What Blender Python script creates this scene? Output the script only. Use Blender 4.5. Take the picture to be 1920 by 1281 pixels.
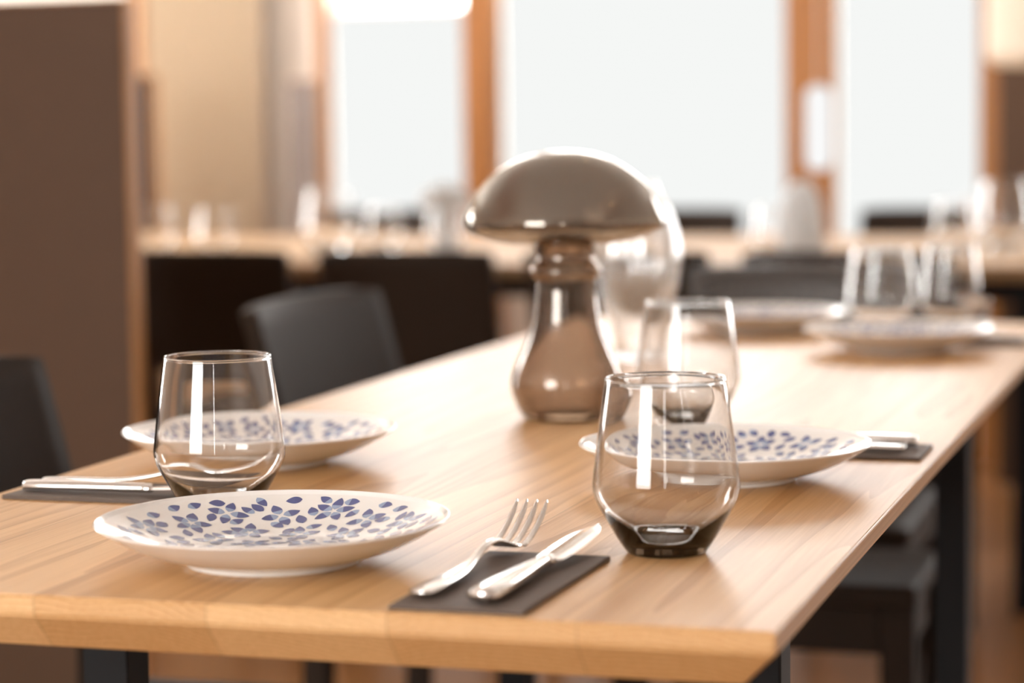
import bpy, bmesh, math, random
from mathutils import Vector, Matrix, noise
R = math.radians
for o in list(bpy.data.objects): bpy.data.objects.remove(o)
S = bpy.context.scene
COL = S.collection

# ------------------------------------------------------------------ camera
TOP = 0.74                                  # table top height
cam_d = bpy.data.cameras.new('camera'); cam = bpy.data.objects.new('camera', cam_d); COL.objects.link(cam)
cam.matrix_world = Matrix(((0.95533301, -0.0131465, 0.29523889, 0.0),
                           (0.29520408, 0.08945902, -0.9512369, 0.0),
                           (-0.01390634, 0.99590374, 0.08934406, 1.03),
                           (0, 0, 0, 1)))
cam_d.sensor_width = 36.0; cam_d.lens = 4450 / 1920 * 36
cam_d.clip_start = 0.05
cam_d.dof.use_dof = True
cam_d.dof.focus_distance = 1.74
cam_d.dof.aperture_fstop = 3.4
S.camera = cam

# ------------------------------------------------------------------ light and exposure
S.view_settings.view_transform = 'Standard'; S.view_settings.look = 'None'
S.view_settings.gamma = 1.0; S.view_settings.use_curve_mapping = False
S.view_settings.exposure = 0.78
W = bpy.data.worlds.new('world'); S.world = W; W.use_nodes = True
W.node_tree.nodes['Background'].inputs[0].default_value = (0.85, 0.92, 1.0, 1)
W.node_tree.nodes['Background'].inputs[1].default_value = 1.0
SKY = 8.2            # bare panes above the shades
BLIND = 0.54         # daylight through the white shades
REAR = 11.0           # unseen windows behind the camera, added to match light and glass reflections
SIDE = 11.0           # unseen left wall window, added to brighten the curtain and back wall
LAMP = 14.0  # strength of the added, unseen ceiling spotlights

# ------------------------------------------------------------------ materials
def mat(name, col, rough=0.5, **kw):
    m = bpy.data.materials.new(name); m.use_nodes = True
    b = m.node_tree.nodes['Principled BSDF']
    b.inputs['Base Color'].default_value = (*col, 1); b.inputs['Roughness'].default_value = rough
    for k, v in kw.items():
        b.inputs[k.replace('_', ' ')].default_value = v
    return m
def N(m, t, **kw):
    n = m.node_tree.nodes.new(t)
    for k, v in kw.items(): setattr(n, k, v)
    return n
def L(m, a, b): m.node_tree.links.new(a, b)
def emis(name, col, s):
    m = bpy.data.materials.new(name); m.use_nodes = True; nt = m.node_tree
    nt.nodes.remove(nt.nodes['Principled BSDF'])
    e = N(m, 'ShaderNodeEmission'); e.inputs[0].default_value = (*col, 1); e.inputs[1].default_value = s
    L(m, e.outputs[0], nt.nodes['Material Output'].inputs[0]); return m
def math_n(m, op, a, b=None):
    n = N(m, 'ShaderNodeMath', operation=op)
    for i, v in enumerate((a, b)):
        if v is None: continue
        if isinstance(v, (int, float)): n.inputs[i].default_value = v
        else: L(m, v, n.inputs[i])
    return n.outputs[0]

def wood(name, c_light, c_dark, plank=0.11, rough=0.4, seam=0.4, axis=1, ring=95.0, tonevar=0.25):
    """solid staves running along one axis, rings in 3D so the end grain shows arcs"""
    m = mat(name, c_light, rough); nt = m.node_tree; b = nt.nodes['Principled BSDF']
    tc = N(m, 'ShaderNodeTexCoord'); sp = N(m, 'ShaderNodeSeparateXYZ'); L(m, tc.outputs['Object'], sp.inputs[0])
    across, along = (sp.outputs[0], sp.outputs[1]) if axis == 1 else (sp.outputs[1], sp.outputs[0])
    if axis == 2: across, along = sp.outputs[0], sp.outputs[2]
    third = sp.outputs[2] if axis != 2 else sp.outputs[1]
    u = math_n(m, 'DIVIDE', across, plank); idx = math_n(m, 'FLOOR', u); fr = math_n(m, 'FRACT', u)
    wn = N(m, 'ShaderNodeTexWhiteNoise', noise_dimensions='1D'); L(m, math_n(m, 'ADD', idx, 7.3), wn.inputs['W'])
    sc = N(m, 'ShaderNodeSeparateXYZ'); L(m, wn.outputs['Color'], sc.inputs[0])
    cx = math_n(m, 'ADD', math_n(m, 'MULTIPLY', math_n(m, 'SUBTRACT', fr, 0.5), plank), math_n(m, 'MULTIPLY', math_n(m, 'SUBTRACT', sc.outputs[0], 0.5), 0.26))
    cz = math_n(m, 'ADD', third, math_n(m, 'MULTIPLY', math_n(m, 'ADD', sc.outputs[1], 0.35), 0.06))
    cy = math_n(m, 'ADD', math_n(m, 'MULTIPLY', along, 0.06), math_n(m, 'MULTIPLY', sc.outputs[2], 9.0))
    cb = N(m, 'ShaderNodeCombineXYZ'); L(m, cx, cb.inputs[0]); L(m, cy, cb.inputs[1]); L(m, cz, cb.inputs[2])
    nz = N(m, 'ShaderNodeTexNoise'); nz.inputs['Scale'].default_value = 9; nz.inputs['Detail'].default_value = 3; L(m, cb.outputs[0], nz.inputs['Vector'])
    vs = N(m, 'ShaderNodeVectorMath', operation='MULTIPLY_ADD'); L(m, nz.outputs['Color'], vs.inputs[0])
    vs.inputs[1].default_value = (0.035, 0, 0.035); L(m, cb.outputs[0], vs.inputs[2])
    sq = N(m, 'ShaderNodeVectorMath', operation='MULTIPLY'); L(m, vs.outputs[0], sq.inputs[0]); sq.inputs[1].default_value = (1, 0, 1)
    ln = N(m, 'ShaderNodeVectorMath', operation='LENGTH'); L(m, sq.outputs[0], ln.inputs[0])
    saw = math_n(m, 'FRACT', math_n(m, 'MULTIPLY', ln.outputs['Value'], ring * 2.0))
    rg = math_n(m, 'POWER', saw, 2.2)
    # fine fibres along the stave
    mp = N(m, 'ShaderNodeMapping'); L(m, tc.outputs['Object'], mp.inputs[0])
    mp.inputs['Scale'].default_value = {1: (420, 9, 420), 0: (9, 420, 420), 2: (420, 420, 9)}[axis]
    fn = N(m, 'ShaderNodeTexNoise'); fn.inputs['Scale'].default_value = 1.0; fn.inputs['Detail'].default_value = 2; L(m, mp.outputs[0], fn.inputs['Vector'])
    f = math_n(m, 'ADD', math_n(m, 'MULTIPLY', rg, 0.60), math_n(m, 'MULTIPLY', math_n(m, 'SUBTRACT', fn.outputs[0], 0.25), 0.85))
    tone = math_n(m, 'MULTIPLY', math_n(m, 'SUBTRACT', sc.outputs[2], 0.5), tonevar * 2)
    f = math_n(m, 'ADD', f, tone)
    mx = N(m, 'ShaderNodeMix', data_type='RGBA'); L(m, f, mx.inputs[0])
    mx.inputs[6].default_value = (*c_light, 1); mx.inputs[7].default_value = (*c_dark, 1)
    # thin glue lines
    e = math_n(m, 'LESS_THAN', math_n(m, 'ABSOLUTE', math_n(m, 'SUBTRACT', fr, 0.5)), 0.5 - 0.0006 / plank)
    m2 = N(m, 'ShaderNodeMix', data_type='RGBA'); L(m, math_n(m, 'MULTIPLY', math_n(m, 'SUBTRACT', 1.0, e), seam), m2.inputs[0])
    L(m, mx.outputs[2], m2.inputs[6]); m2.inputs[7].default_value = (*[c * .5 for c in c_dark], 1)
    L(m, m2.outputs[2], b.inputs['Base Color'])
    bp = N(m, 'ShaderNodeBump'); bp.inputs['Strength'].default_value = 0.12; bp.inputs['Distance'].default_value = 0.0008
    L(m, f, bp.inputs['Height']); L(m, bp.outputs[0], b.inputs['Normal'])
    return m

def speckle(m, scale=60, amt=0.08, bump=0.0):
    b = m.node_tree.nodes['Principled BSDF']; c = b.inputs['Base Color'].default_value[:]
    tc = N(m, 'ShaderNodeTexCoord'); nz = N(m, 'ShaderNodeTexNoise'); nz.inputs['Scale'].default_value = scale; nz.inputs['Detail'].default_value = 4
    L(m, tc.outputs['Object'], nz.inputs['Vector'])
    mx = N(m, 'ShaderNodeMix', data_type='RGBA'); L(m, nz.outputs[0], mx.inputs[0])
    mx.inputs[6].default_value = tuple(min(1, v * (1 + amt)) for v in c[:3]) + (1,)
    mx.inputs[7].default_value = tuple(v * (1 - amt) for v in c[:3]) + (1,)
    L(m, mx.outputs[2], b.inputs['Base Color'])
    if bump:
        bp = N(m, 'ShaderNodeBump'); bp.inputs['Strength'].default_value = bump; bp.inputs['Distance'].default_value = 0.002
        L(m, nz.outputs[0], bp.inputs['Height']); L(m, bp.outputs[0], b.inputs['Normal'])
    return m

def glass(name, tint, density, rough=0.0, gloss=0.0, gloss_col=(1, 1, 1), ior=1.47):
    m = bpy.data.materials.new(name); m.use_nodes = True; nt = m.node_tree
    nt.nodes.remove(nt.nodes['Principled BSDF']); out = nt.nodes['Material Output']
    g = N(m, 'ShaderNodeBsdfGlass'); g.inputs['Color'].default_value = (1, 1, 1, 1)
    g.inputs['Roughness'].default_value = rough; g.inputs['IOR'].default_value = ior
    sh = g.outputs[0]
    if gloss:
        gl = N(m, 'ShaderNodeBsdfGlossy'); gl.inputs['Color'].default_value = (*gloss_col, 1); gl.inputs['Roughness'].default_value = 0.03
        mx = N(m, 'ShaderNodeMixShader'); mx.inputs[0].default_value = gloss; L(m, sh, mx.inputs[1]); L(m, gl.outputs[0], mx.inputs[2]); sh = mx.outputs[0]
    L(m, sh, out.inputs['Surface'])
    if density:
        v = N(m, 'ShaderNodeVolumeAbsorption'); v.inputs['Color'].default_value = (*tint, 1); v.inputs['Density'].default_value = density
        L(m, v.outputs[0], out.inputs['Volume'])
    return m

M = {}
M['oak'] = wood('oak_top', (0.80, 0.505, 0.235), (0.54, 0.275, 0.09), plank=0.119, rough=0.43, ring=140)
M['oak'].node_tree.nodes['Principled BSDF'].inputs['Specular IOR Level'].default_value = 0.68
M['oak_far'] = wood('oak_far', (0.46, 0.305, 0.175), (0.34, 0.20, 0.10), plank=0.12, rough=0.6, axis=0)
M['oak_far'].node_tree.nodes['Principled BSDF'].inputs['Specular IOR Level'].default_value = 0.3
M['floor'] = wood('floor_boards', (0.31, 0.135, 0.045), (0.16, 0.062, 0.018), plank=0.13, rough=0.3, seam=0.9, ring=60)
M['post'] = wood('window_post_wood', (0.42, 0.17, 0.04), (0.31, 0.11, 0.02), plank=0.2, rough=0.45, axis=2)
M['edge'] = wood('oak_edging', (0.48, 0.23, 0.08), (0.34, 0.15, 0.045), plank=0.2, rough=0.45, axis=2)
M['black'] = speckle(mat('black_stain', (0.023, 0.0135, 0.008), 0.62, Specular_IOR_Level=0.14), 90, 0.15)
M['gloss_black'] = speckle(mat('black_lacquer', (0.030, 0.028, 0.027), 0.25, Coat_Weight=1.0, Coat_Roughness=0.15), 90, 0.15)
M['steel_black'] = speckle(mat('black_powder_coat', (0.008, 0.009, 0.0105), 0.55, Specular_IOR_Level=0.2), 200, 0.1)
M['brown'] = speckle(mat('brown_laminate', (0.088, 0.046, 0.024), 0.55, Specular_IOR_Level=0.3), 30, 0.05)
M['dark_brown'] = speckle(mat('dark_brown_laminate', (0.030, 0.012, 0.005), 0.6, Specular_IOR_Level=0.2), 30, 0.05)
M['grey_panel'] = speckle(mat('grey_laminate', (0.25, 0.205, 0.185), 0.5), 30, 0.05)
M['wall'] = speckle(mat('wall_paint', (0.80, 0.72, 0.64), 0.8), 12, 0.03)
M['ceil'] = speckle(mat('ceiling_paint', (0.85, 0.83, 0.80), 0.8), 12, 0.03)
M['curtain'] = speckle(mat('curtain_fabric', (0.72, 0.605, 0.47), 0.85), 50, 0.06)
M['napkin'] = speckle(mat('napkin_paper', (0.125, 0.093, 0.074), 0.65), 400, 0.15, 0.3)
M['steel'] = speckle(mat('polished_steel', (0.78, 0.76, 0.74), 0.16, Metallic=1.0), 40, 0.03)
M['china'] = speckle(mat('white_glaze', (0.90, 0.885, 0.86), 0.14, Coat_Weight=0.4, Coat_Roughness=0.06), 8, 0.015)
M['petal_dark'] = speckle(mat('blue_petal', (0.078, 0.100, 0.280), 0.16, Coat_Weight=0.4), 180, 0.25)
M['petal_light'] = speckle(mat('pale_blue_petal', (0.30, 0.39, 0.58), 0.16, Coat_Weight=0.4), 180, 0.15)
M['smoke'] = glass('smoky_glass', (0.40, 0.34, 0.28), 140)
M['smoke_light'] = glass('pale_smoky_glass', (0.42, 0.36, 0.31), 55)
M['mush'] = glass('mirrored_amber_glass', (0.52, 0.36, 0.20), 820, gloss=0.05, gloss_col=(0.72, 0.66, 0.58))
M['mush_cap'] = glass('mirrored_smoke_glass', (0.50, 0.40, 0.30), 800, gloss=0.22, gloss_col=(0.52, 0.48, 0.42))
M['clear'] = glass('clear_glass', (0.9, 0.9, 0.9), 6)
M['ribbed'] = glass('ribbed_glass', (0.9, 0.9, 0.9), 6, rough=0.04, gloss=0.10)
def translucent(name, col, f):
    m = mat(name, col, 0.7); nt = m.node_tree; b = nt.nodes['Principled BSDF']
    t_ = N(m, 'ShaderNodeBsdfTranslucent'); t_.inputs[0].default_value = (*col, 1); mx = N(m, 'ShaderNodeMixShader'); mx.inputs[0].default_value = f
    L(m, b.outputs[0], mx.inputs[1]); L(m, t_.outputs[0], mx.inputs[2]); L(m, mx.outputs[0], nt.nodes['Material Output'].inputs[0]); return m
M['shade_'] = mat('cream_shade', (0.82, 0.70, 0.56), 0.7)
M['shade'] = translucent('cream_shade_fabric', (0.84, 0.77, 0.68), 0.5)
M['milky'] = translucent('milky_glass', (0.80, 0.80, 0.80), 0.7)
M['sky'] = emis('bright_pane', (0.99, 0.99, 0.98), SKY)
M['pane_rear'] = emis('rear_pane', (1.0, 0.985, 0.96), REAR)
M['pane_side'] = emis('side_pane', (1.0, 0.985, 0.96), SIDE)
M['spot'] = emis('spot_bulb', (1.0, 0.78, 0.52), LAMP)
M['white_lamp'] = emis('white_lamp_glow', (1.0, 0.995, 0.99), 0.56)
# white pleated shade lit through by daylight: fine horizontal pleats
def blind_mat():
    m = emis('backlit_shade', (1, 1, 1), 1); e = [n for n in m.node_tree.nodes if n.type == 'EMISSION'][0]
    tc = N(m, 'ShaderNodeTexCoord'); sp = N(m, 'ShaderNodeSeparateXYZ'); L(m, tc.outputs['Object'], sp.inputs[0])
    s = math_n(m, 'FRACT', math_n(m, 'MULTIPLY', sp.outputs[2], 50.0))
    v = math_n(m, 'MULTIPLY', math_n(m, 'ADD', math_n(m, 'MULTIPLY', s, 0.06), 0.97), BLIND)
    e.inputs[0].default_value = (0.985, 1.0, 0.985, 1); L(m, v, e.inputs[1]); return m
M['blind'] = blind_mat()

# ------------------------------------------------------------------ builders
def tag(o, label=None, cat=None, group=None, kind=None):
    if label: o['label'] = label
    if cat: o['category'] = cat
    if group: o['group'] = group
    if kind: o['kind'] = kind
    return o
def empty(name, loc=(0, 0, 0), rz=0.0):
    o = bpy.data.objects.new(name, None); COL.objects.link(o); o.location = loc; o.rotation_euler = (0, 0, rz)
    o.empty_display_size = 0.05; return o
def obj(name, bm, m, parent=None, smooth=False, loc=None, rot=None):
    bmesh.ops.recalc_face_normals(bm, faces=bm.faces[:])
    me = bpy.data.meshes.new(name); bm.to_mesh(me); bm.free()
    for x in (m if isinstance(m, (list, tuple)) else [m]): me.materials.append(x)
    o = bpy.data.objects.new(name, me); COL.objects.link(o)
    if smooth:
        for p in me.polygons: p.use_smooth = True
    if parent: o.parent = parent
    if loc: o.location = loc
    if rot: o.rotation_euler = rot
    return o
def box(bm, a, b, bev=0.0, seg=2):
    vs = [bm.verts.new((x, y, z)) for x in (a[0], b[0]) for y in (a[1], b[1]) for z in (a[2], b[2])]
    fs = [bm.faces.new([vs[i] for i in f]) for f in ((0, 1, 3, 2), (4, 6, 7, 5), (0, 4, 5, 1), (2, 3, 7, 6), (0, 2, 6, 4), (1, 5, 7, 3))]
    if bev:
        es = list({e for f in fs for e in f.edges})
        bmesh.ops.bevel(bm, geom=es, offset=bev, segments=seg, affect='EDGES', profile=0.5)
def bar(bm, p, q, w, d, w2=None, d2=None, bev=0.0, up=(1, 0, 0)):
    """rectangular bar from p to q; w along 'up'-ish side axis, d along the other"""
    p, q = Vector(p), Vector(q); t = (q - p).normalized(); a = Vector(up); a = (a - t * a.dot(t)).normalized(); b = t.cross(a)
    w2 = w2 or w; d2 = d2 or d; vs = []
    for c, ww, dd in ((p, w, d), (q, w2, d2)):
        vs += [bm.verts.new(c + a * (sx * ww / 2) + b * (sy * dd / 2)) for sx, sy in ((-1, -1), (1, -1), (1, 1), (-1, 1))]
    fs = [bm.faces.new(vs[0:4]), bm.faces.new(vs[4:8])] + [bm.faces.new((vs[i], vs[(i + 1) % 4], vs[4 + (i + 1) % 4], vs[4 + i])) for i in range(4)]
    if bev: bmesh.ops.bevel(bm, geom=list({e for f in fs for e in f.edges}), offset=bev, segments=2, affect='EDGES')
def spline(pts, n=6):
    out = []
    for i in range(len(pts) - 1):
        p0, p1, p2, p3 = pts[max(i - 1, 0)], pts[i], pts[i + 1], pts[min(i + 2, len(pts) - 1)]
        for k in range(n):
            t = k / n
            out.append(tuple(0.5 * (2 * b + (c - a) * t + (2 * a - 5 * b + 4 * c - d) * t * t + (3 * b - a - 3 * c + d) * t ** 3) for a, b, c, d in zip(p0, p1, p2, p3)))
    out.append(pts[-1]); return out
def lathe(bm, prof, seg=64, rib=None, close=False):
    """prof: (r, z); r<=0 closes to a pole"""
    rings = []
    for r, z in prof:
        if r <= 1e-6: rings.append([bm.verts.new((0, 0, z))])
        else:
            ring = []
            for k in range(seg):
                a = 2 * math.pi * k / seg; rr = r * (1 + (rib(a, z) if rib else 0))
                ring.append(bm.verts.new((rr * math.cos(a), rr * math.sin(a), z)))
            rings.append(ring)
    if close: rings.append(rings[0])
    for A, B in zip(rings, rings[1:]):
        if len(A) == 1 and len(B) == 1: continue
        for k in range(seg):
            k2 = (k + 1) % seg
            if len(A) == 1: bm.faces.new((A[0], B[k2], B[k]))
            elif len(B) == 1: bm.faces.new((A[k], A[k2], B[0]))
            else: bm.faces.new((A[k], A[k2], B[k2], B[k]))
def shell(outer, t, base_in=None):
    """closed thin-walled profile from an open outer profile (bottom pole .. rim)"""
    inner = []
    for i, (r, z) in enumerate(outer):
        a = outer[max(i - 1, 0)]; b = outer[min(i + 1, len(outer) - 1)]
        dx, dz = b[0] - a[0], b[1] - a[1]; l = math.hypot(dx, dz) or 1
        inner.append((r - dz / l * t, z + dx / l * t))
    return inner
def copy_tree(o, parent=None):
    c = o.copy(); COL.objects.link(c)
    if parent: c.parent = parent
    for ch in list(o.children): copy_tree(ch, c)
    return c
def dup(o, loc, rz, label, scale=None, group=None):
    c = copy_tree(o); c.location = loc; c.rotation_euler = (0, 0, rz); c['label'] = label
    if scale: c.scale = scale if isinstance(scale, tuple) else (scale,) * 3
    if group: c['group'] = group
    return c
def struct(name, bm, m, smooth=False): return tag(obj(name, bm, m, smooth=smooth), kind='structure')
def sbox(name, a, b, m, bev=0.0):
    bm = bmesh.new(); box(bm, a, b, bev); return struct(name, bm, m)

# ------------------------------------------------------------------ room shell
X0, X1, Y0, Y1, ZC = -5.2, 3.6, -3.2, 7.2, 2.75
sbox('floor', (X0, Y0, -0.1), (X1, Y1, 0), M['floor'])
sbox('ceiling', (X0, Y0, ZC), (X1, Y1, ZC + 0.1), M['ceil'])
def wall_with_holes(name, axis, pos, thick, lo, hi, holes):
    """axis 'y': wall at y=pos spanning x; axis 'x': wall at x=pos spanning y. holes: (a, b, z0, z1)"""
    bm = bmesh.new()
    def put(a, b, z0, z1):
        if b - a < 1e-4 or z1 - z0 < 1e-4: return
        if axis == 'y': box(bm, (a, min(pos, pos + thick), z0), (b, max(pos, pos + thick), z1))
        else: box(bm, (min(pos, pos + thick), a, z0), (max(pos, pos + thick), b, z1))
    c = lo
    for a, b, z0, z1 in sorted(holes):
        put(c, a, 0, ZC); put(a, b, 0, z0); put(a, b, z1, ZC); c = b
    put(c, hi, 0, ZC)
    return struct(name, bm, M['wall'])
WB = [(-2.834, -2.363), (-2.257, -1.345), (-1.191, -0.765)]      # the three windows seen in the photograph
EXTRA = (0.35, 1.5)                                               # the wall goes on to the right, with another window
holes_b = [(a, b, 0.55, 2.35) for a, b in WB] + [(EXTRA[0], EXTRA[1], 0.55, 2.35)]
wall_with_holes('wall_back', 'y', Y1, 0.25, X0, X1, holes_b)
holes_r = [(-3.55, -1.30, 0.9, 2.62), (0.55, 0.72, 0.9, 2.5)]
wall_with_holes('wall_front', 'y', Y0, -0.25, X0, X1, holes_r)
holes_l = [(4.3, 6.2, 0.3, 2.4)]
wall_with_holes('wall_left', 'x', X0, -0.25, Y0, Y1, holes_l)
wall_with_holes('wall_right', 'x', X1, 0.25, Y0, Y1, [])

def window(n, axis, pos, a, b, z0, z1, m, sgn, mullions=0):
    """frame as the window object, its pane as a child"""
    bm = bmesh.new(); w = 0.035
    def put(bm, p, q, e0, e1, c0, c1):
        lo, hi = sorted((pos + sgn * e0, pos + sgn * e1))
        if axis == 'y': box(bm, (p, lo, c0), (q, hi, c1), 0.004, 1)
        else: box(bm, (lo, p, c0), (hi, q, c1), 0.004, 1)
    put(bm, a, a + w, 0.05, 0.12, z0, z1); put(bm, b - w, b, 0.05, 0.12, z0, z1)
    put(bm, a + w, b - w, 0.05, 0.12, z0, z0 + w); put(bm, a + w, b - w, 0.05, 0.12, z1 - w, z1)
    for k in range(mullions):
        c = a + (b - a) * (k + 1) / (mullions + 1); put(bm, c - w / 2, c + w / 2, 0.05, 0.12, z0 + w, z1 - w)
    f = struct('window_%d' % n, bm, M['white_frame'])
    bm = bmesh.new(); put(bm, a + w, b - w, 0.08, 0.09, z0 + w, z1 - w)
    p = obj('pane', bm, m, f); return f
M['white_frame'] = mat('white_frame_paint', (0.8, 0.8, 0.79), 0.5)
BL = [(1.410, 0), (2.29, 1), (2.29, 2)]
for i, (a, b) in enumerate(WB):
    window(i + 1, 'y', Y1, a, b, 0.55, 2.35, M['sky'], 1)
window(4, 'y', Y1, EXTRA[0], EXTRA[1], 0.55, 2.35, M['sky'], 1, 1)
window(5, 'y', Y0, *holes_r[0], M['pane_rear'], -1)  # unseen window, added and sized for the wide streak on the tumblers
window(6, 'y', Y0, *holes_r[1], M['pane_rear'], -1)  # narrow unseen window, added for a thin second streak on the glasses
window(7, 'x', X0, *holes_l[0], M['pane_side'], -1, 1)  # unseen window, added to throw light on the curtain
# translucent pleated shades, pulled up from the sill to just above eye level
SH = [('white pleated shade in the left window, bare glass above it', 1.405), ('wide white pleated shade in the middle window behind the glass mushroom', 1.47), ('white pleated shade in the right window beside the brown partition', 1.47)]
for (a, b), (lab, zt) in zip(WB, SH):
    bl = empty('window_blind', ((a + b) / 2, Y1 + 0.02, 0.56)); h = (b - a) / 2 - 0.004
    bm = bmesh.new(); n = 34; prev = None
    for k in range(n + 1):
        z = (zt - 0.56) * k / n; y = 0.006 if k % 2 else -0.006
        cur = [bm.verts.new((-h, y - .001, z)), bm.verts.new((h, y - .001, z)), bm.verts.new((h, y + .001, z)), bm.verts.new((-h, y + .001, z))]
        if prev:
            for j in range(4): bm.faces.new((prev[j], prev[(j + 1) % 4], cur[(j + 1) % 4], cur[j]))
        else: bm.faces.new(cur)
        prev = cur
    bm.faces.new(prev[::-1]); obj('pleated_fabric', bm, M['blind'], bl)
    bm = bmesh.new(); box(bm, (-h, -0.012, zt - 0.56), (h, 0.012, zt - 0.548), 0.003); obj('top_rail', bm, M['white_frame'], bl)
    tag(bl, lab, 'window blind', 'pleated shades in the window wall')
# wooden posts between the windows
for k, (a, b, d) in enumerate([(-2.875, -2.836, 0.03), (-2.361, -2.259, 0.08), (-1.343, -1.193, 0.05), (-0.763, -0.70, 0.05)]):
    sbox('trim_%d' % (k + 1), (a, Y1 - d, 0), (b, Y1 - 0.0005, ZC), M['post'], 0.004)
sbox('trim_5', (-3.52, 7.12, 0), (-3.46, 7.1995, ZC), M['edge'], 0.004)
sbox('baseboard_back', (X0, Y1 - 0.015, 0), (-3.53, Y1 - 0.0005, 0.08), M['white_frame'])
for k, (px, py) in enumerate([(-1.9, -1.2), (-1.5, -0.6), (-2.3, 0.2), (0.9, -1.5), (-0.8, 4.2), (1.2, 2.2)]):  # unseen spotlights, added to match warm dots reflected in the mushroom cap
    s = empty('ceiling_spotlight', (px, py, ZC - 0.075))
    bm = bmesh.new(); lathe(bm, [(0.032, 0.0), (0.042, 0.0), (0.042, 0.075), (0, 0.075), ]); obj('housing', bm, M['steel_black'], s, True)
    bm = bmesh.new(); lathe(bm, [(0, 0.012), (0.033, 0.012), (0.033, 0.02), (0, 0.02)]); obj('bulb', bm, M['spot'], s, False)
    tag(s, 'small black ceiling spotlight ' + ['above the floor behind the camera, nearest the rear window', 'directly behind the camera', 'left of the oak table', 'behind the camera on the right', 'above the head chair', 'to the right of the oak table'][k], 'ceiling light', 'ceiling spotlights above the dining room')

# ------------------------------------------------------------------ partitions, curtain
def partition(x0, x1, y, t, h, face, lab, edge='r', ew=0.0):
    p = empty('partition_screen', ((x0 + x1) / 2, y, 0)); hx = (x1 - x0) / 2
    bm = bmesh.new(); box(bm, (-hx, -t / 2, 0.02), (hx - 0.004, t / 2, h - 0.004), 0.002); obj('panel', bm, face, p)
    bm = bmesh.new(); box(bm, (hx - 0.0035, -t / 2 - 0.001, 0.02), (hx + 0.004, t / 2 + 0.001, h), 0.002); obj('side_edging', bm, M['edge'], p)
    bm = bmesh.new(); box(bm, (-hx, -t / 2 - 0.001, h - 0.0035), (hx - 0.004, t / 2 + 0.001, h), 0.002); obj('top_edging', bm, M['edge'], p)
    for s in (-1, 1):
        bm = bmesh.new(); box(bm, (s * (hx - .08) - .03, -t / 2, 0), (s * (hx - .08) + .03, t / 2, 0.02)); obj('foot', bm, M['steel_black'], p)
    return tag(p, lab, 'partition')
partition(-3.3, -1.773, 3.60, 0.032, 1.254, M['brown'], 'large brown partition screen with wood edge at the left of the photo')
partition(-3.28, -3.10, 6.45, 0.03, 1.205, M['dark_brown'], 'narrow dark brown partition seen between the big screen and the beige curtain')
partition(-2.789, -2.69, 6.75, 0.04, 1.185, M['grey_panel'], 'slim grey brown partition panel left of the window wall')
partition(-0.66, 0.10, 6.7, 0.05, 1.30, M['brown'], 'brown partition screen at the far right beneath the cream lampshade')

bm = bmesh.new(); prev = None; xa, xb = -3.44, -3.035; n = 26 * 8
for k in range(n + 1):
    x = xa + (xb - xa) * k / n; y = 7.10 + 0.012 * math.cos(k / 8 * 2 * math.pi)
    cur = [bm.verts.new((x, y, 0.02)), bm.verts.new((x, y, 2.5)), bm.verts.new((x, y + .002, 2.5)), bm.verts.new((x, y + .002, 0.02))]
    if prev:
        for j in range(4): bm.faces.new((prev[j], prev[(j + 1) % 4], cur[(j + 1) % 4], cur[j]))
    else: bm.faces.new(cur)
    prev = cur
bm.faces.new(prev[::-1])
cu = empty('curtain', (0, 0, 0)); obj('fabric', bm, M['curtain'], cu, True)
bm = bmesh.new(); bar(bm, (xa - .05, 7.10, 2.52), (xb + .05, 7.10, 2.52), 0.025, 0.025, up=(0, 0, 1)); obj('rail', bm, M['white_frame'], cu)
tag(cu, 'beige curtain with fine vertical folds hanging left of the window wall', 'curtain')

# ------------------------------------------------------------------ tables
def slab(bm, x0, x1, y0, y1, z, t1, t2, ins, bev=0.0015):
    rows = []
    for zz, i in ((z, 0), (z - t1, 0), (z - t2, ins)):
        rows.append([bm.verts.new(v) for v in ((x0 + i, y0 + i, zz), (x1 - i, y0 + i, zz), (x1 - i, y1 - i, zz), (x0 + i, y1 - i, zz))])
    fs = [bm.faces.new(rows[0]), bm.faces.new(rows[2][::-1])]
    for A, B in zip(rows, rows[1:]):
        for k in range(4): fs.append(bm.faces.new((A[k], A[(k + 1) % 4], B[(k + 1) % 4], B[k])))
    bmesh.ops.bevel(bm, geom=list({e for f in fs for e in f.edges}), offset=bev, segments=3, affect='EDGES')
TX0, TX1, TY0, TY1 = -0.969, -0.255, 1.325, 3.49
t = empty('dining_table', ((TX0 + TX1) / 2, (TY0 + TY1) / 2, 0)); ox, oy = t.location.x, t.location.y
bm = bmesh.new(); slab(bm, TX0 - ox, TX1 - ox, TY0 - oy, TY1 - oy, TOP, 0.0132, 0.038, 0.024); top = obj('tabletop', bm, M['oak'], t)
LX, LY = (-0.870, -0.342), (1.71, 2.93)
for lx in LX:
    for ly in (LY[0], LY[1] - (0.125 if lx == LX[0] else 0)):
        bm = bmesh.new(); box(bm, (lx - .020 - ox, ly - .020 - oy, 0), (lx + .020 - ox, ly + .020 - oy, 0.7025), 0.002); obj('leg', bm, M['steel_black'], t)
bm = bmesh.new()
for ly in LY[:1]: box(bm, (LX[0] + .0205 - ox, ly - .02 - oy, 0.665), (LX[1] - .0205 - ox, ly + .02 - oy, 0.7025), 0.002)
box(bm, (LX[0] + .0205 - ox, LY[1] - .145 - oy, 0.685), (LX[1] - .0205 - ox, LY[1] + .02 - oy, 0.7025), 0.002)
box(bm, (-.02 + (LX[0] + LX[1]) / 2 - ox, LY[0] + .02 - oy, 0.665), (.02 + (LX[0] + LX[1]) / 2 - ox, LY[1] - .1455 - oy, 0.7025), 0.002)
obj('frame', bm, M['steel_black'], t)
tag(t, 'long light oak dining table set with blue patterned plates, nearest the camera', 'table')

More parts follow.
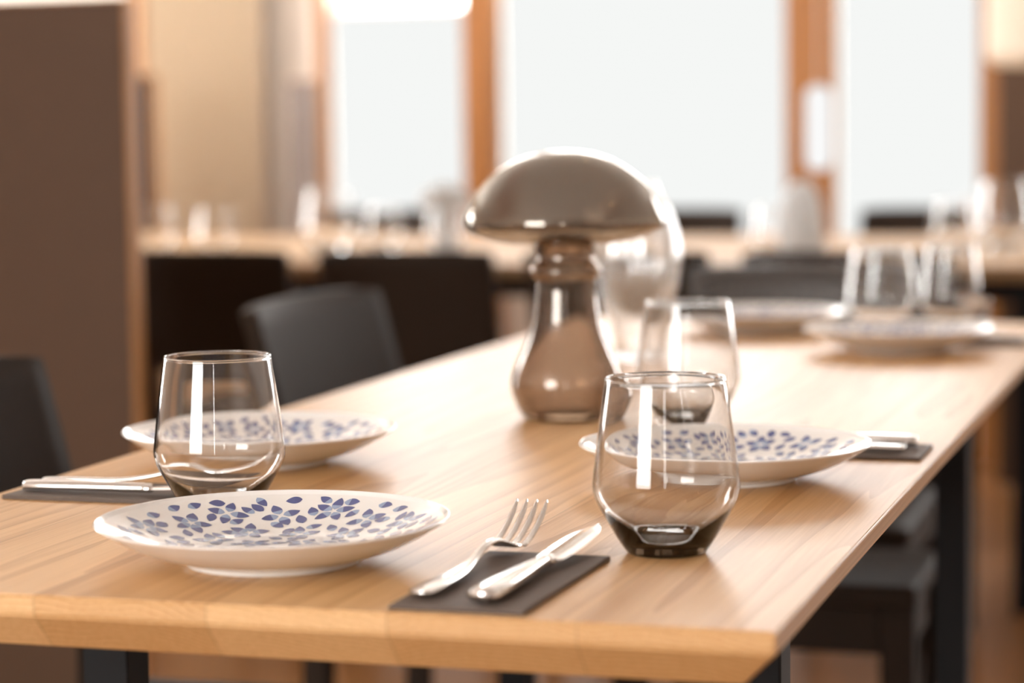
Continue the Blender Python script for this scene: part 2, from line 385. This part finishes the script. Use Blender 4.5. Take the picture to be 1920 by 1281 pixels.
FT = empty('dining_table', (-1.3, 5.5, 0))
bm = bmesh.new(); slab(bm, -1.75, 2.0, -0.62, 0.66, TOP, 0.0125, 0.034, 0.02); obj('tabletop', bm, M['oak_far'], FT)
for lx in (-1.62, -0.64, 0.865, 1.85):
    for ly in (-0.48, 0.5):
        bm = bmesh.new(); box(bm, (lx - .025, ly - .025, 0), (lx + .025, ly + .025, 0.7025), 0.002); obj('leg', bm, M['steel_black'], FT)
bm = bmesh.new()
for ly in (-0.48, 0.5): box(bm, (-1.59, ly - .015, 0.66), (1.82, ly + .015, 0.7025), 0.002)
obj('frame', bm, M['steel_black'], FT)
tag(FT, 'long oak table in the background in front of the windows', 'table')

# ------------------------------------------------------------------ chairs
def make_chair(w=0.45):
    """faces +x, back at x=0; origin on the floor under the back"""
    c = empty('dining_chair'); hw = w / 2
    lean = lambda z: -(z - 0.46) * 0.26 if z > 0.46 else 0.0
    # curved back shell
    bm = bmesh.new(); ny, nz = 20, 8; G = {}
    for i in range(ny + 1):
        v = -1 + 2 * i / ny; y = v * hw; cv = 0.028 * v * v
        for j in range(nz + 1):
            z = 0.555 + (0.80 - 0.555) * j / nz; zz = z - (0.006 * (v ** 6)) * (1 if j == nz else 0)
            for s in (0, 1):
                G[i, j, s] = bm.verts.new((lean(z) + cv - 0.036 + (0.011 if s else -0.011), y, zz))
    for i in range(ny):
        for j in range(nz):
            bm.faces.new((G[i, j, 0], G[i + 1, j, 0], G[i + 1, j + 1, 0], G[i, j + 1, 0])); bm.faces.new((G[i, j, 1], G[i, j + 1, 1], G[i + 1, j + 1, 1], G[i + 1, j, 1]))
        for j in (0, nz): bm.faces.new((G[i, j, 0], G[i, j, 1], G[i + 1, j, 1], G[i + 1, j, 0]))
    for j in range(nz):
        for i in (0, ny): bm.faces.new((G[i, j, 0], G[i, j + 1, 0], G[i, j + 1, 1], G[i, j, 1]))
    es = [e for e in bm.edges if len(e.link_faces) == 2 and e.calc_face_angle(0) > 1.0]
    bmesh.ops.bevel(bm, geom=es, offset=0.004, segments=3, affect='EDGES')
    b = obj('backrest', bm, M['black'], c, True)
    # seat: slightly dished board
    bm = bmesh.new(); n = 12; G = {}
    for i in range(n + 1):
        for j in range(n + 1):
            u, v = i / n, -1 + 2 * j / n; x = 0.0 + 0.44 * u; y = v * (hw - 0.005) * (1 - 0.04 * (1 - u))
            d = -0.010 * (1 - v * v) * math.sin(math.pi * min(1, u * 1.05)) ; r = 0.004 * (1 if i in (0, n) or j in (0, n) else 0)
            G[i, j, 1] = bm.verts.new((x, y, 0.46 + d - r)); G[i, j, 0] = bm.verts.new((x, y, 0.438))
    for i in range(n):
        for j in range(n):
            for s in (0, 1): bm.faces.new((G[i, j, s], G[i + 1, j, s], G[i + 1, j + 1, s], G[i, j + 1, s]))
    for k in range(n):
        for q in (0, n):
            bm.faces.new((G[q, k, 0], G[q, k, 1], G[q, k + 1, 1], G[q, k + 1, 0])); bm.faces.new((G[k, q, 0], G[k, q, 1], G[k + 1, q, 1], G[k + 1, q, 0]))
    obj('seat', bm, M['black'], c, True)
    for s in (-1, 1):
        bm = bmesh.new(); bar(bm, (-0.03, s * (hw - .03), 0), (-0.012, s * (hw - .03), 0.50), 0.03, 0.032, 0.038, 0.034, 0.003)
        bar(bm, (-0.012, s * (hw - .03), 0.49), (lean(0.62) - 0.002 - .028, s * (hw - .05), 0.63), 0.036, 0.034, 0.018, 0.03, 0.003); obj('leg', bm, M['black'], c)
        bm = bmesh.new(); bar(bm, (0.42, s * (hw - .03), 0), (0.405, s * (hw - .03), 0.438), 0.028, 0.028, 0.045, 0.04, 0.003); obj('leg', bm, M['black'], c)
    bm = bmesh.new()
    for s in (-1, 1): box(bm, (0.01, s * (hw - .03) - .011, 0.385), (0.385, s * (hw - .03) + .011, 0.437), 0.002)
    box(bm, (0.393, -hw + .05, 0.385), (0.415, hw - .05, 0.437), 0.002); box(bm, (-0.02, -hw + .05, 0.385), (0.0, hw - .05, 0.437), 0.002)
    obj('seat_frame', bm, M['black'], c)
    return c
ch = make_chair(); ch.location = (-1.142, 2.035, 0)
tag(ch, 'black chair at the left edge of the photo, beside the oak table', 'chair', 'black chairs around the oak table')
dup(ch, (-1.150, 3.083, 0), 0, 'black chair with curved back between the left tumbler and the glass mushroom', (1, 1.04, 1))
hc = dup(ch, (-0.665, 3.76, 0), R(-90), 'glossy black chair at the head of the table behind the far plates', (1, 0.97, 1))
for c in hc.children:
    if c.name.startswith('backrest'): c.data = c.data.copy(); c.data.materials[0] = M['gloss_black']
fl = [(-1.985, 0.36, 'black chair at the background table, next to the big brown partition'),
      (-1.558, 0.355, 'black chair at the background table, directly left of the mushroom stem'),
      (-1.135, 0.355, 'black chair at the background table, mostly hidden behind the ribbed clear vase'),
      (-0.70, 0.385, 'black chair at the background table, behind the two far tumblers')]
for x, w, lab in fl:
    dup(ch, (x, 4.42, 0), R(90), lab, (1, w / 0.45, 1), 'black chairs on the near side of the background table')
for x, lab in ((-2.42, 'dark chair on the window side of the background table, left of the mushroom cap'),
               (-1.50, 'dark chair on the window side, just left of the pale domed vessel'),
               (-0.86, 'dark chair on the window side of the background table, in front of the right window')):
    dup(ch, (x, 6.42, 0), R(-90), lab, (1, 0.68, 1), 'dark chairs on the window side of the background table')
# backless stool under the far half of the table
st = empty('stool', (-0.54, 3.035, 0))
bm = bmesh.new(); box(bm, (-0.155, -0.135, 0.43), (0.155, 0.135, 0.46), 0.006, 3); obj('seat', bm, M['black'], st)
for sx in (-1, 1):
    for sy in (-1, 1):
        bm = bmesh.new(); bar(bm, (sx * .136, sy * .115, 0), (sx * .132, sy * .11, 0.43), 0.036, 0.036, 0.042, 0.042, 0.003); obj('leg', bm, M['black'], st)
bm = bmesh.new()
for s in (-1, 1): box(bm, (-.11, s * .11 - .012, .37), (.11, s * .11 + .012, .43), 0.002); box(bm, (s * .132 - .012, -.09, .37), (s * .132 + .012, .09, .43), 0.002)
obj('seat_frame', bm, M['black'], st)
bm = bmesh.new(); bar(bm, (.132, .10, .37), (.132, .03, .30), .02, .02); bar(bm, (.132, .03, .30), (.132, -.10, .20), .02, .02); obj('brace', bm, M['black'], st)
tag(st, 'black backless seat tucked under the right side of the oak table', 'stool')

# ------------------------------------------------------------------ plates
PR = 0.120
inner_prof = [(0, 0.0075), (0.045, 0.0078), (0.062, 0.0088), (0.078, 0.0125), (0.095, 0.0185), (0.108, 0.0240), (0.1165, 0.0283)]
def inner_z(r):
    for (a, za), (b, zb) in zip(inner_s, inner_s[1:]):
        if a <= r <= b: return za + (zb - za) * (r - a) / (b - a)
    return inner_s[-1][1]
inner_s = spline(inner_prof, 6)
bm = bmesh.new()
outer = [(0, 0.0035), (0.052, 0.0035), (0.054, 0.0008), (0.0565, 0.0), (0.0595, 0.0008), (0.0610, 0.0042), (0.072, 0.0068), (0.088, 0.0118), (0.103, 0.0190), (0.113, 0.0250), (0.1188, 0.0288), (PR, 0.0302), (0.1192, 0.0310), (0.1178, 0.0300)]
lathe(bm, spline(outer, 4)[:-1] + inner_s[::-1], 128)
nplate = len(bm.faces)
rnd = random.Random(11)
def petal(cx, cy, ang, ln, wd, two=True):
    """cx,cy: petal base; drawn outward along ang, draped on the glaze"""
    n = 8; rows = []
    for i in range(n + 1):
        t = i / n; w = wd * (math.sin(math.pi * t ** 0.85) ** 0.8) if 0 < i < n else 0.0
        row = []
        for s in (-1, -0.5, 0, 0.5, 1):
            x = cx + math.cos(ang) * ln * t - math.sin(ang) * w * s / 2; y = cy + math.sin(ang) * ln * t + math.cos(ang) * w * s / 2
            row.append(bm.verts.new((x, y, inner_z(min(math.hypot(x, y), 0.1164)) + 0.00022)))
            if i in (0, n): break
        rows.append(row)
    for i in range(n):
        A, B = rows[i], rows[i + 1]; mi = 2 if (two and i < 3) else 1
        for k in range(4):
            if len(A) == 1: f = (A[0], B[k + 1], B[k])
            elif len(B) == 1: f = (A[k], A[k + 1], B[0])
            else: f = (A[k], A[k + 1], B[k + 1], B[k])
            bm.faces.new(f).material_index = mi
pts = []; cents = []
for ring_r, n_, off in ((0.0935, 16, 0.1), (0.0625, 11, 0.35), (0.033, 6, 0.0), (0.0, 1, 0)):
    for k in range(n_):
        a = 2 * math.pi * (k + off) / n_ + rnd.uniform(-.05, .05); r = ring_r + (0.0035 if k % 2 else -0.0035) * (ring_r > 0.05)
        cents.append((r * math.cos(a), r * math.sin(a)))
for cx, cy in cents:
    a0 = rnd.uniform(0, 6.28); np_ = rnd.choice((4, 5, 5))
    for k in range(np_):
        a = a0 + 2 * math.pi * k / np_ + rnd.uniform(-.12, .12); ln = rnd.uniform(.0122, .0142)
        px, py = cx + .0018 * math.cos(a), cy + .0018 * math.sin(a)
        ex, ey = cx + math.cos(a) * (ln + .002), cy + math.sin(a) * (ln + .002)
        if math.hypot(ex, ey) > .1135: continue
        petal(px, py, a, ln, rnd.uniform(.0072, .0086)); pts += [((px + ex) / 2, (py + ey) / 2), (ex, ey), (px, py)]
tries = 0; added = 0
while tries < 16000 and added < 190:
    tries += 1; r = 0.1105 * math.sqrt(rnd.random()); a = rnd.uniform(0, 6.28); x, y = r * math.cos(a), r * math.sin(a)
    if min(math.hypot(x - q[0], y - q[1]) for q in pts) < 0.0074: continue
    d = rnd.uniform(0, 6.28); ln = .0122; dx, dy = math.cos(d) * ln / 2, math.sin(d) * ln / 2
    if any(min(math.hypot(x + s * dx - q[0], y + s * dy - q[1]) for q in pts) < 0.0044 or math.hypot(x + s * dx, y + s * dy) > .1135 for s in (-1, 1)): continue
    petal(x - dx, y - dy, d, ln, rnd.uniform(.0066, .0080), rnd.random() < .6); pts += [(x, y), (x + dx, y + dy), (x - dx, y - dy)]; added += 1
me = bpy.data.meshes.new('plate')
bm.normal_update(); bmesh.ops.recalc_face_normals(bm, faces=[f for f in bm.faces if f.material_index == 0])
for f in bm.faces:
    if f.material_index and f.normal.z < 0: f.normal_flip()
bm.to_mesh(me); bm.free()
for x in ('china', 'petal_dark', 'petal_light'): me.materials.append(M[x])
for p in me.polygons: p.use_smooth = True
pl = bpy.data.objects.new('plate', me); COL.objects.link(pl); pl.location = (-0.627, 1.469, TOP); pl.rotation_euler = (0, 0, 0.3)
tag(pl, 'white plate with blue petal pattern nearest the camera at the front of the table', 'plate', 'blue patterned plates on the oak table')
for (x, y, rz, lab) in ((-0.409, 1.905, 1.4, 'white blue-patterned plate behind the front smoky tumbler on the right'),
                        (-0.828, 1.915, 2.7, 'white blue-patterned plate behind the left tumbler'),
                        (-0.424, 3.035, 4.1, 'far white patterned plate at the right edge of the table'),
                        (-0.655, 3.29, 5.2, 'farthest white patterned plate, in front of the head chair')):
    dup(pl, (x, y, TOP), rz, lab)

# ------------------------------------------------------------------ tumblers
def tumbler_mesh():
    outer = spline([(0, 0.0), (0.018, 0.0), (0.0255, 0.0004), (0.0285, 0.0032), (0.0340, 0.0115), (0.0430, 0.0270), (0.0486, 0.0375), (0.0503, 0.0455), (0.0496, 0.0560), (0.0468, 0.0780), (0.0435, 0.1020), (0.0412, 0.1185), (0.0413, 0.1192)], 6)
    inner = spline([(0.0398, 0.1183), (0.0424, 0.1020), (0.0457, 0.0780), (0.0484, 0.0560), (0.0489, 0.0460), (0.0468, 0.0372), (0.0400, 0.0262), (0.0297, 0.0145), (0.0255, 0.0104), (0.0228, 0.0092), (0.016, 0.0088), (0, 0.0088)], 6)
    bm = bmesh.new(); lathe(bm, outer + [(0.0410, 0.1201), (0.0403, 0.1205), (0.0397, 0.1202), (0.0393, 0.1193)] + inner, 96); return bm
gl = obj('tumbler', tumbler_mesh(), M['smoke'], None, True, loc=(-0.376, 1.561, TOP))
tag(gl, 'smoky glass tumbler nearest the camera, in front of the right plate', 'glass', 'tumblers on the oak table')
g2 = dup(gl, (-0.752, 1.661, TOP), 0, 'clearer tumbler on the left, between the two left plates'); g2.data = g2.data.copy(); g2.data.materials[0] = M['smoke_light']
dup(gl, (-0.5195, 2.252, TOP), 0, 'smoky tumbler standing between the glass mushroom and the right plate')
g4 = dup(g2, (-0.485, 3.29, TOP), 0, 'far tumbler behind the far right plate', 0.98)
dup(gl, (-0.398, 3.36, TOP), 0, 'darker far tumbler at the right end of the table', (0.84, 0.84, 0.98))
vt = empty('votive_glass', (-0.352, 3.245, TOP))
bm = bmesh.new(); lathe(bm, spline([(0, 0), (0.016, 0), (0.019, 0.002), (0.021, 0.02), (0.022, 0.05)], 4) + [(0.0215, 0.0508)] + spline([(0.0205, 0.05), (0.0195, 0.02), (0.017, 0.007), (0, 0.006)], 4), 48); obj('glass_cup', bm, M['clear'], vt, True)
bm = bmesh.new(); lathe(bm, [(0, 0.0072), (0.0165, 0.0076), (0.0172, 0.012), (0.0180, 0.024), (0, 0.024)], 40); obj('wax', bm, M['china'], vt, True)
tag(vt, 'small white candle glass behind the far right plate', 'candle')

# ------------------------------------------------------------------ glass mushroom
mu = empty('glass_mushroom', (-0.650, 2.277, TOP)); mu.scale = (1, 1, 0.982)
so = spline([(0, 0.0), (0.030, 0.0), (0.0415, 0.0015), (0.0485, 0.010), (0.0555, 0.030), (0.0535, 0.048), (0.0435, 0.072), (0.0355, 0.094), (0.0318, 0.118), (0.0306, 0.138), (0.0316, 0.1435), (0.0355, 0.1475), (0.0362, 0.1520), (0.0335, 0.1575), (0.0300, 0.1610), (0.0290, 0.1680), (0.0315, 0.1770)], 5)
def inset(prof, t): return [(max(r, 0), z) for r, z in shell(prof, t)]
si = inset(so, 0.0016); si[0] = (0, 0.003)
si = [(r, max(z, 0.003)) for r, z in si]
bm = bmesh.new(); lathe(bm, so + si[::-1], 80); obj('stem', bm, M['mush'], mu, True)
co = spline([(0.0330, 0.1778), (0.050, 0.1785), (0.072, 0.1825), (0.090, 0.1890), (0.0995, 0.1955), (0.1018, 0.2020), (0.0985, 0.2120), (0.0880, 0.2310), (0.070, 0.2500), (0.046, 0.2640), (0.022, 0.2710), (0, 0.2728)], 6)
ci = [(max(r, 0), z) for r, z in shell(co, 0.0016)]; ci[-1] = (0, co[-1][1] - 0.0016)
bm = bmesh.new(); lathe(bm, co + ci[::-1], 96, close=True); obj('cap', bm, M['mush_cap'], mu, True)
tag(mu, 'large smoky amber mirrored glass mushroom in the middle of the table', 'glass ornament')

# ------------------------------------------------------------------ ribbed clear vase behind it
bm = bmesh.new()
vo = spline([(0, 0), (0.022, 0), (0.026, 0.004), (0.031, 0.030), (0.044, 0.072), (0.054, 0.112), (0.053, 0.150), (0.043, 0.185), (0.030, 0.208), (0.026, 0.222)], 5)
vi = [(max(r, 0), z) for r, z in shell(vo, 0.002)]; vi = [(r, max(z, 0.008)) for r, z in vi]; vi[0] = (0, 0.008)
lathe(bm, vo + vi[::-1], 192, rib=lambda a, z: 0.045 * abs(math.cos(a * 11)) - 0.02)
vs = obj('ribbed_vase', bm, M['ribbed'], None, True, loc=(-0.728, 2.875, TOP)); tag(vs, 'clear ribbed glass vase standing behind the glass mushroom', 'vase')

# ------------------------------------------------------------------ cutlery and napkins
def make_fork():
    """lies along +y, handle end at y=0"""
    f = empty('fork'); bm = bmesh.new()
    # handle + neck as a lofted strip
    st_ = [(0.000, 0.0065, 0.0036), (0.006, 0.0095, 0.0040), (0.03, 0.0100, 0.0044), (0.07, 0.0075, 0.0040), (0.100, 0.0040, 0.0070), (0.125, 0.0036, 0.0120), (0.143, 0.0046, 0.0118), (0.155, 0.0100, 0.0080), (0.164, 0.0130, 0.0050), (0.172, 0.0134, 0.0042)]
    def strip(bm, st_, th=0.0011, cx=lambda i: 0.0, bulge=0.0011):
        P = spline([tuple(s) for s in st_], 4); prev = None
        for (y, w, z) in P:
            cur = [bm.verts.new((cx(y) + w * c, y, z + dz)) for c, dz in ((-1, 0), (-.5, th + bulge * .6), (0, th + bulge), (.5, th + bulge * .6), (1, 0), (.5, -th), (-.5, -th))]
            if prev:
                for j in range(7): bm.faces.new((prev[j], prev[(j + 1) % 7], cur[(j + 1) % 7], cur[j]))
            else: bm.faces.new(cur[::-1])
            prev = cur
        bm.faces.new(prev)
    strip(bm, st_); obj('handle', bm, M['steel'], f, True)
    for k in range(4):
        c = -0.0110 + 0.00733 * k; bm = bmesh.new()
        strip(bm, [(0.1712, 0.0027, 0.0044), (0.186, 0.0025, 0.0070), (0.202, 0.0023, 0.0125), (0.216, 0.0020, 0.0195), (0.226, 0.0009, 0.0262)], 0.0009, lambda y, c=c: c, 0.0004)
        obj('tine', bm, M['steel'], f, True)
    return f, strip
fork, strip = make_fork()
kn = empty('table_knife')
bm = bmesh.new(); strip(bm, [(0.000, 0.008, 0.0042), (0.006, 0.0120, 0.0050), (0.03, 0.0125, 0.0056), (0.07, 0.0095, 0.0056), (0.105, 0.0062, 0.0052), (0.118, 0.0054, 0.0052)], 0.0030, bulge=0.0022)
strip(bm, [(0.1175, 0.0068, 0.0052), (0.121, 0.0072, 0.0052), (0.1245, 0.0066, 0.0052)], 0.0030, bulge=0.0018); obj('handle', bm, M['steel'], kn, True)
bm = bmesh.new(); strip(bm, [(0.1240, 0.0068, 0.0055), (0.130, 0.0100, 0.0060), (0.165, 0.0110, 0.0075), (0.195, 0.0100, 0.0090), (0.215, 0.0078, 0.0098), (0.236, 0.0010, 0.0105)], 0.0006, cx=lambda y: -0.0015 * (y - .124) / .1, bulge=0.0007); obj('blade', bm, M['steel'], kn, False)
def make_napkin(w, l):
    """folded paper napkin, corner at origin, w along x, l along y"""
    bm = bmesh.new()
    for k in range(3):
        z = 0.0003 + k * 0.0010; e = 0.0008 * k; G = {}
        n1, n2 = 10, 16
        for i in range(n1 + 1):
            for j in range(n2 + 1):
                x, y = e + (w - e) * i / n1, (l - e) * j / n2
                up = 0.0009 * noise.noise(Vector((x * 30, y * 18, k * 3.1))) * (0 if k < 2 else 1) 
                for s in (0, 1): G[i, j, s] = bm.verts.new((x, y, z + s * 0.0009 + (max(0, up) if s else 0)))
        for i in range(n1):
            for j in range(n2):
                for s in (0, 1): bm.faces.new((G[i, j, s], G[i + 1, j, s], G[i + 1, j + 1, s], G[i, j + 1, s]))
        for i in range(n1):
            for q in (0, n2): bm.faces.new((G[i, q, 0], G[i + 1, q, 0], G[i + 1, q, 1], G[i, q, 1]))
        for j in range(n2):
            for q in (0, n1): bm.faces.new((G[q, j, 0], G[q, j + 1, 0], G[q, j + 1, 1], G[q, j, 1]))
    return obj('napkin', bm, M['napkin'], None)
NZ = TOP + 0.0034
nap = make_napkin(0.087, 0.19); nap.location = (-0.496, 1.335, TOP); nap.rotation_euler = (0, 0, R(-1))
tag(nap, 'folded dark grey paper napkin right of the front plate', 'napkin', 'folded grey napkins beside the plates')
fork.location = (-0.481, 1.353, NZ); fork.rotation_euler = (0, 0, R(-1))
tag(fork, 'steel fork on the front napkin, tines pointing away from the camera', 'fork', 'forks laid on the napkins')
kn.location = (-0.440, 1.346, NZ); kn.rotation_euler = (0, 0, R(-3))
tag(kn, 'steel table knife on the front napkin beside the fork', 'knife', 'knives laid on the napkins')
# left setting, handles towards the left table edge
dup(nap, (-0.950, 1.764, TOP), R(-90), 'folded dark napkin at the left table edge beside the left tumbler')
dup(kn, (-0.943, 1.703, NZ), R(-90), 'steel knife on the left napkin, handle towards the table edge', 0.9)
dup(fork, (-0.947, 1.742, NZ), R(-84), 'steel fork on the left napkin, behind the knife handle', 0.88)
# right setting, handles towards the right table edge
dup(nap, (-0.266, 2.035, TOP), R(90), 'folded dark napkin sticking out behind the right plate')
dup(kn, (-0.278, 2.105, NZ), R(92), 'steel knife with its handle showing behind the right plate')
dup(fork, (-0.283, 2.068, NZ), R(90), 'steel fork with its handle end showing just behind the right plate')
dup(nap, (-0.268, 3.105, TOP), R(90), 'grey napkin at the far right table edge beside the far plate')
dup(kn, (-0.278, 3.140, NZ), R(91), 'far knife lying behind the far right plate')
dup(fork, (-0.280, 3.170, NZ), R(91), 'far fork lying behind the far right plate')

# ------------------------------------------------------------------ things on the background table
fg = [(-2.44, 5.05, 1.0, 'blurred tumbler in front of the beige curtain'), (-2.33, 5.15, 0.9, 'small blurred tumbler beside the curtain edge'),
      (-2.08, 5.25, 1.25, 'tall blurred tumbler in front of the slim grey partition'), (-1.98, 5.35, 0.9, 'blurred tumbler before the left window, near its left post'),
      (-1.86, 5.45, 0.9, 'blurred tumbler before the middle of the left window'), (-0.62, 5.3, 1.0, 'blurred tumbler before the right window'),
      (-0.53, 5.5, 1.3, 'tall blurred tumbler beside the right window post'), (-1.02, 5.25, 0.9, 'blurred tumbler left of the pale domed vessel')]
bg = bpy.data.objects.new('tumbler', gl.data.copy()); COL.objects.link(bg); bg.data.materials[0] = M['clear']
for i, (x, y, s, lab) in enumerate(fg):
    o = bg if i == 0 else bg.copy()
    if i: COL.objects.link(o)
    o.location = (x, y, TOP); o.scale = (s, s, s); tag(o, lab, 'glass', 'tumblers on the background table')
cl = bpy.data.materials.new('x'); bpy.data.materials.remove(cl)
# pale glass mushroom left of the big one
pm = dup(mu, (-1.735, 5.1, TOP), 0, 'pale whitish glass mushroom on the background table left of the big cap', (0.62, 0.62, 0.62))
for c in pm.children: c.data = c.data.copy(); c.data.materials[0] = M['milky']
# domed clear bottle and the white pendant
db = empty('domed_vessel', (-0.922, 5.1, TOP))
po = spline([(0, 0), (0.044, 0), (0.048, 0.004), (0.0495, 0.05), (0.046, 0.10), (0.034, 0.145), (0.018, 0.166), (0, 0.172)], 5)
pi = spline([(0, 0.169), (0.0165, 0.163), (0.0318, 0.1435), (0.0435, 0.10), (0.047, 0.05), (0.0455, 0.007), (0, 0.005)], 5)
bm = bmesh.new(); lathe(bm, po + pi, 64); obj('glass_dome', bm, M['milky'], db, True)
tag(db, 'pale domed glass vessel on the background table beneath the white capsule lamp', 'vase')
wl = empty('pendant_lamp', (-0.971, 5.6, 0.921))
bm = bmesh.new(); lathe(bm, spline([(0, 0), (0.014, 0.002), (0.027, 0.012), (0.032, 0.030), (0.032, 0.17), (0.027, 0.190), (0.012, 0.199), (0, 0.200)], 4), 48); obj('lamp_shade', bm, M['white_lamp'], wl, True)
bm = bmesh.new(); bar(bm, (0, 0, 0.2), (0, 0, ZC - 0.921), 0.003, 0.003); obj('cord', bm, M['white_frame'], wl)
tag(wl, 'slim white capsule lamp in front of the post between middle and right windows', 'lamp')
# cream drum pendant at top right
dl = empty('pendant_lamp', (-0.37, 5.75, 1.160))
prof = spline([(0.17, 0.0), (0.205, 0.004), (0.222, 0.020), (0.226, 0.045), (0.222, 0.30)], 5)
bm = bmesh.new(); lathe(bm, prof + [(0.216, 0.30)] + [(r - 0.006, z + 0.004) for r, z in prof[::-1]], 72, close=True); obj('lamp_shade', bm, M['shade'], dl, True)
bm = bmesh.new(); lathe(bm, spline([(0, 0.10), (0.03, 0.105), (0.04, 0.14), (0.028, 0.18), (0, 0.19)], 4), 32); obj('bulb', bm, emis('warm_bulb', (1.0, 0.90, 0.78), 7.0), dl, True)
bm = bmesh.new(); bar(bm, (0, 0, 0.19), (0, 0, ZC - 1.160), 0.005, 0.005)
bar(bm, (-0.216, 0, 0.29), (0.216, 0, 0.29), 0.004, 0.004, up=(0, 0, 1)); obj('cord', bm, M['steel_black'], dl)
tag(dl, 'cream drum lampshade hanging in the top right corner', 'lamp')
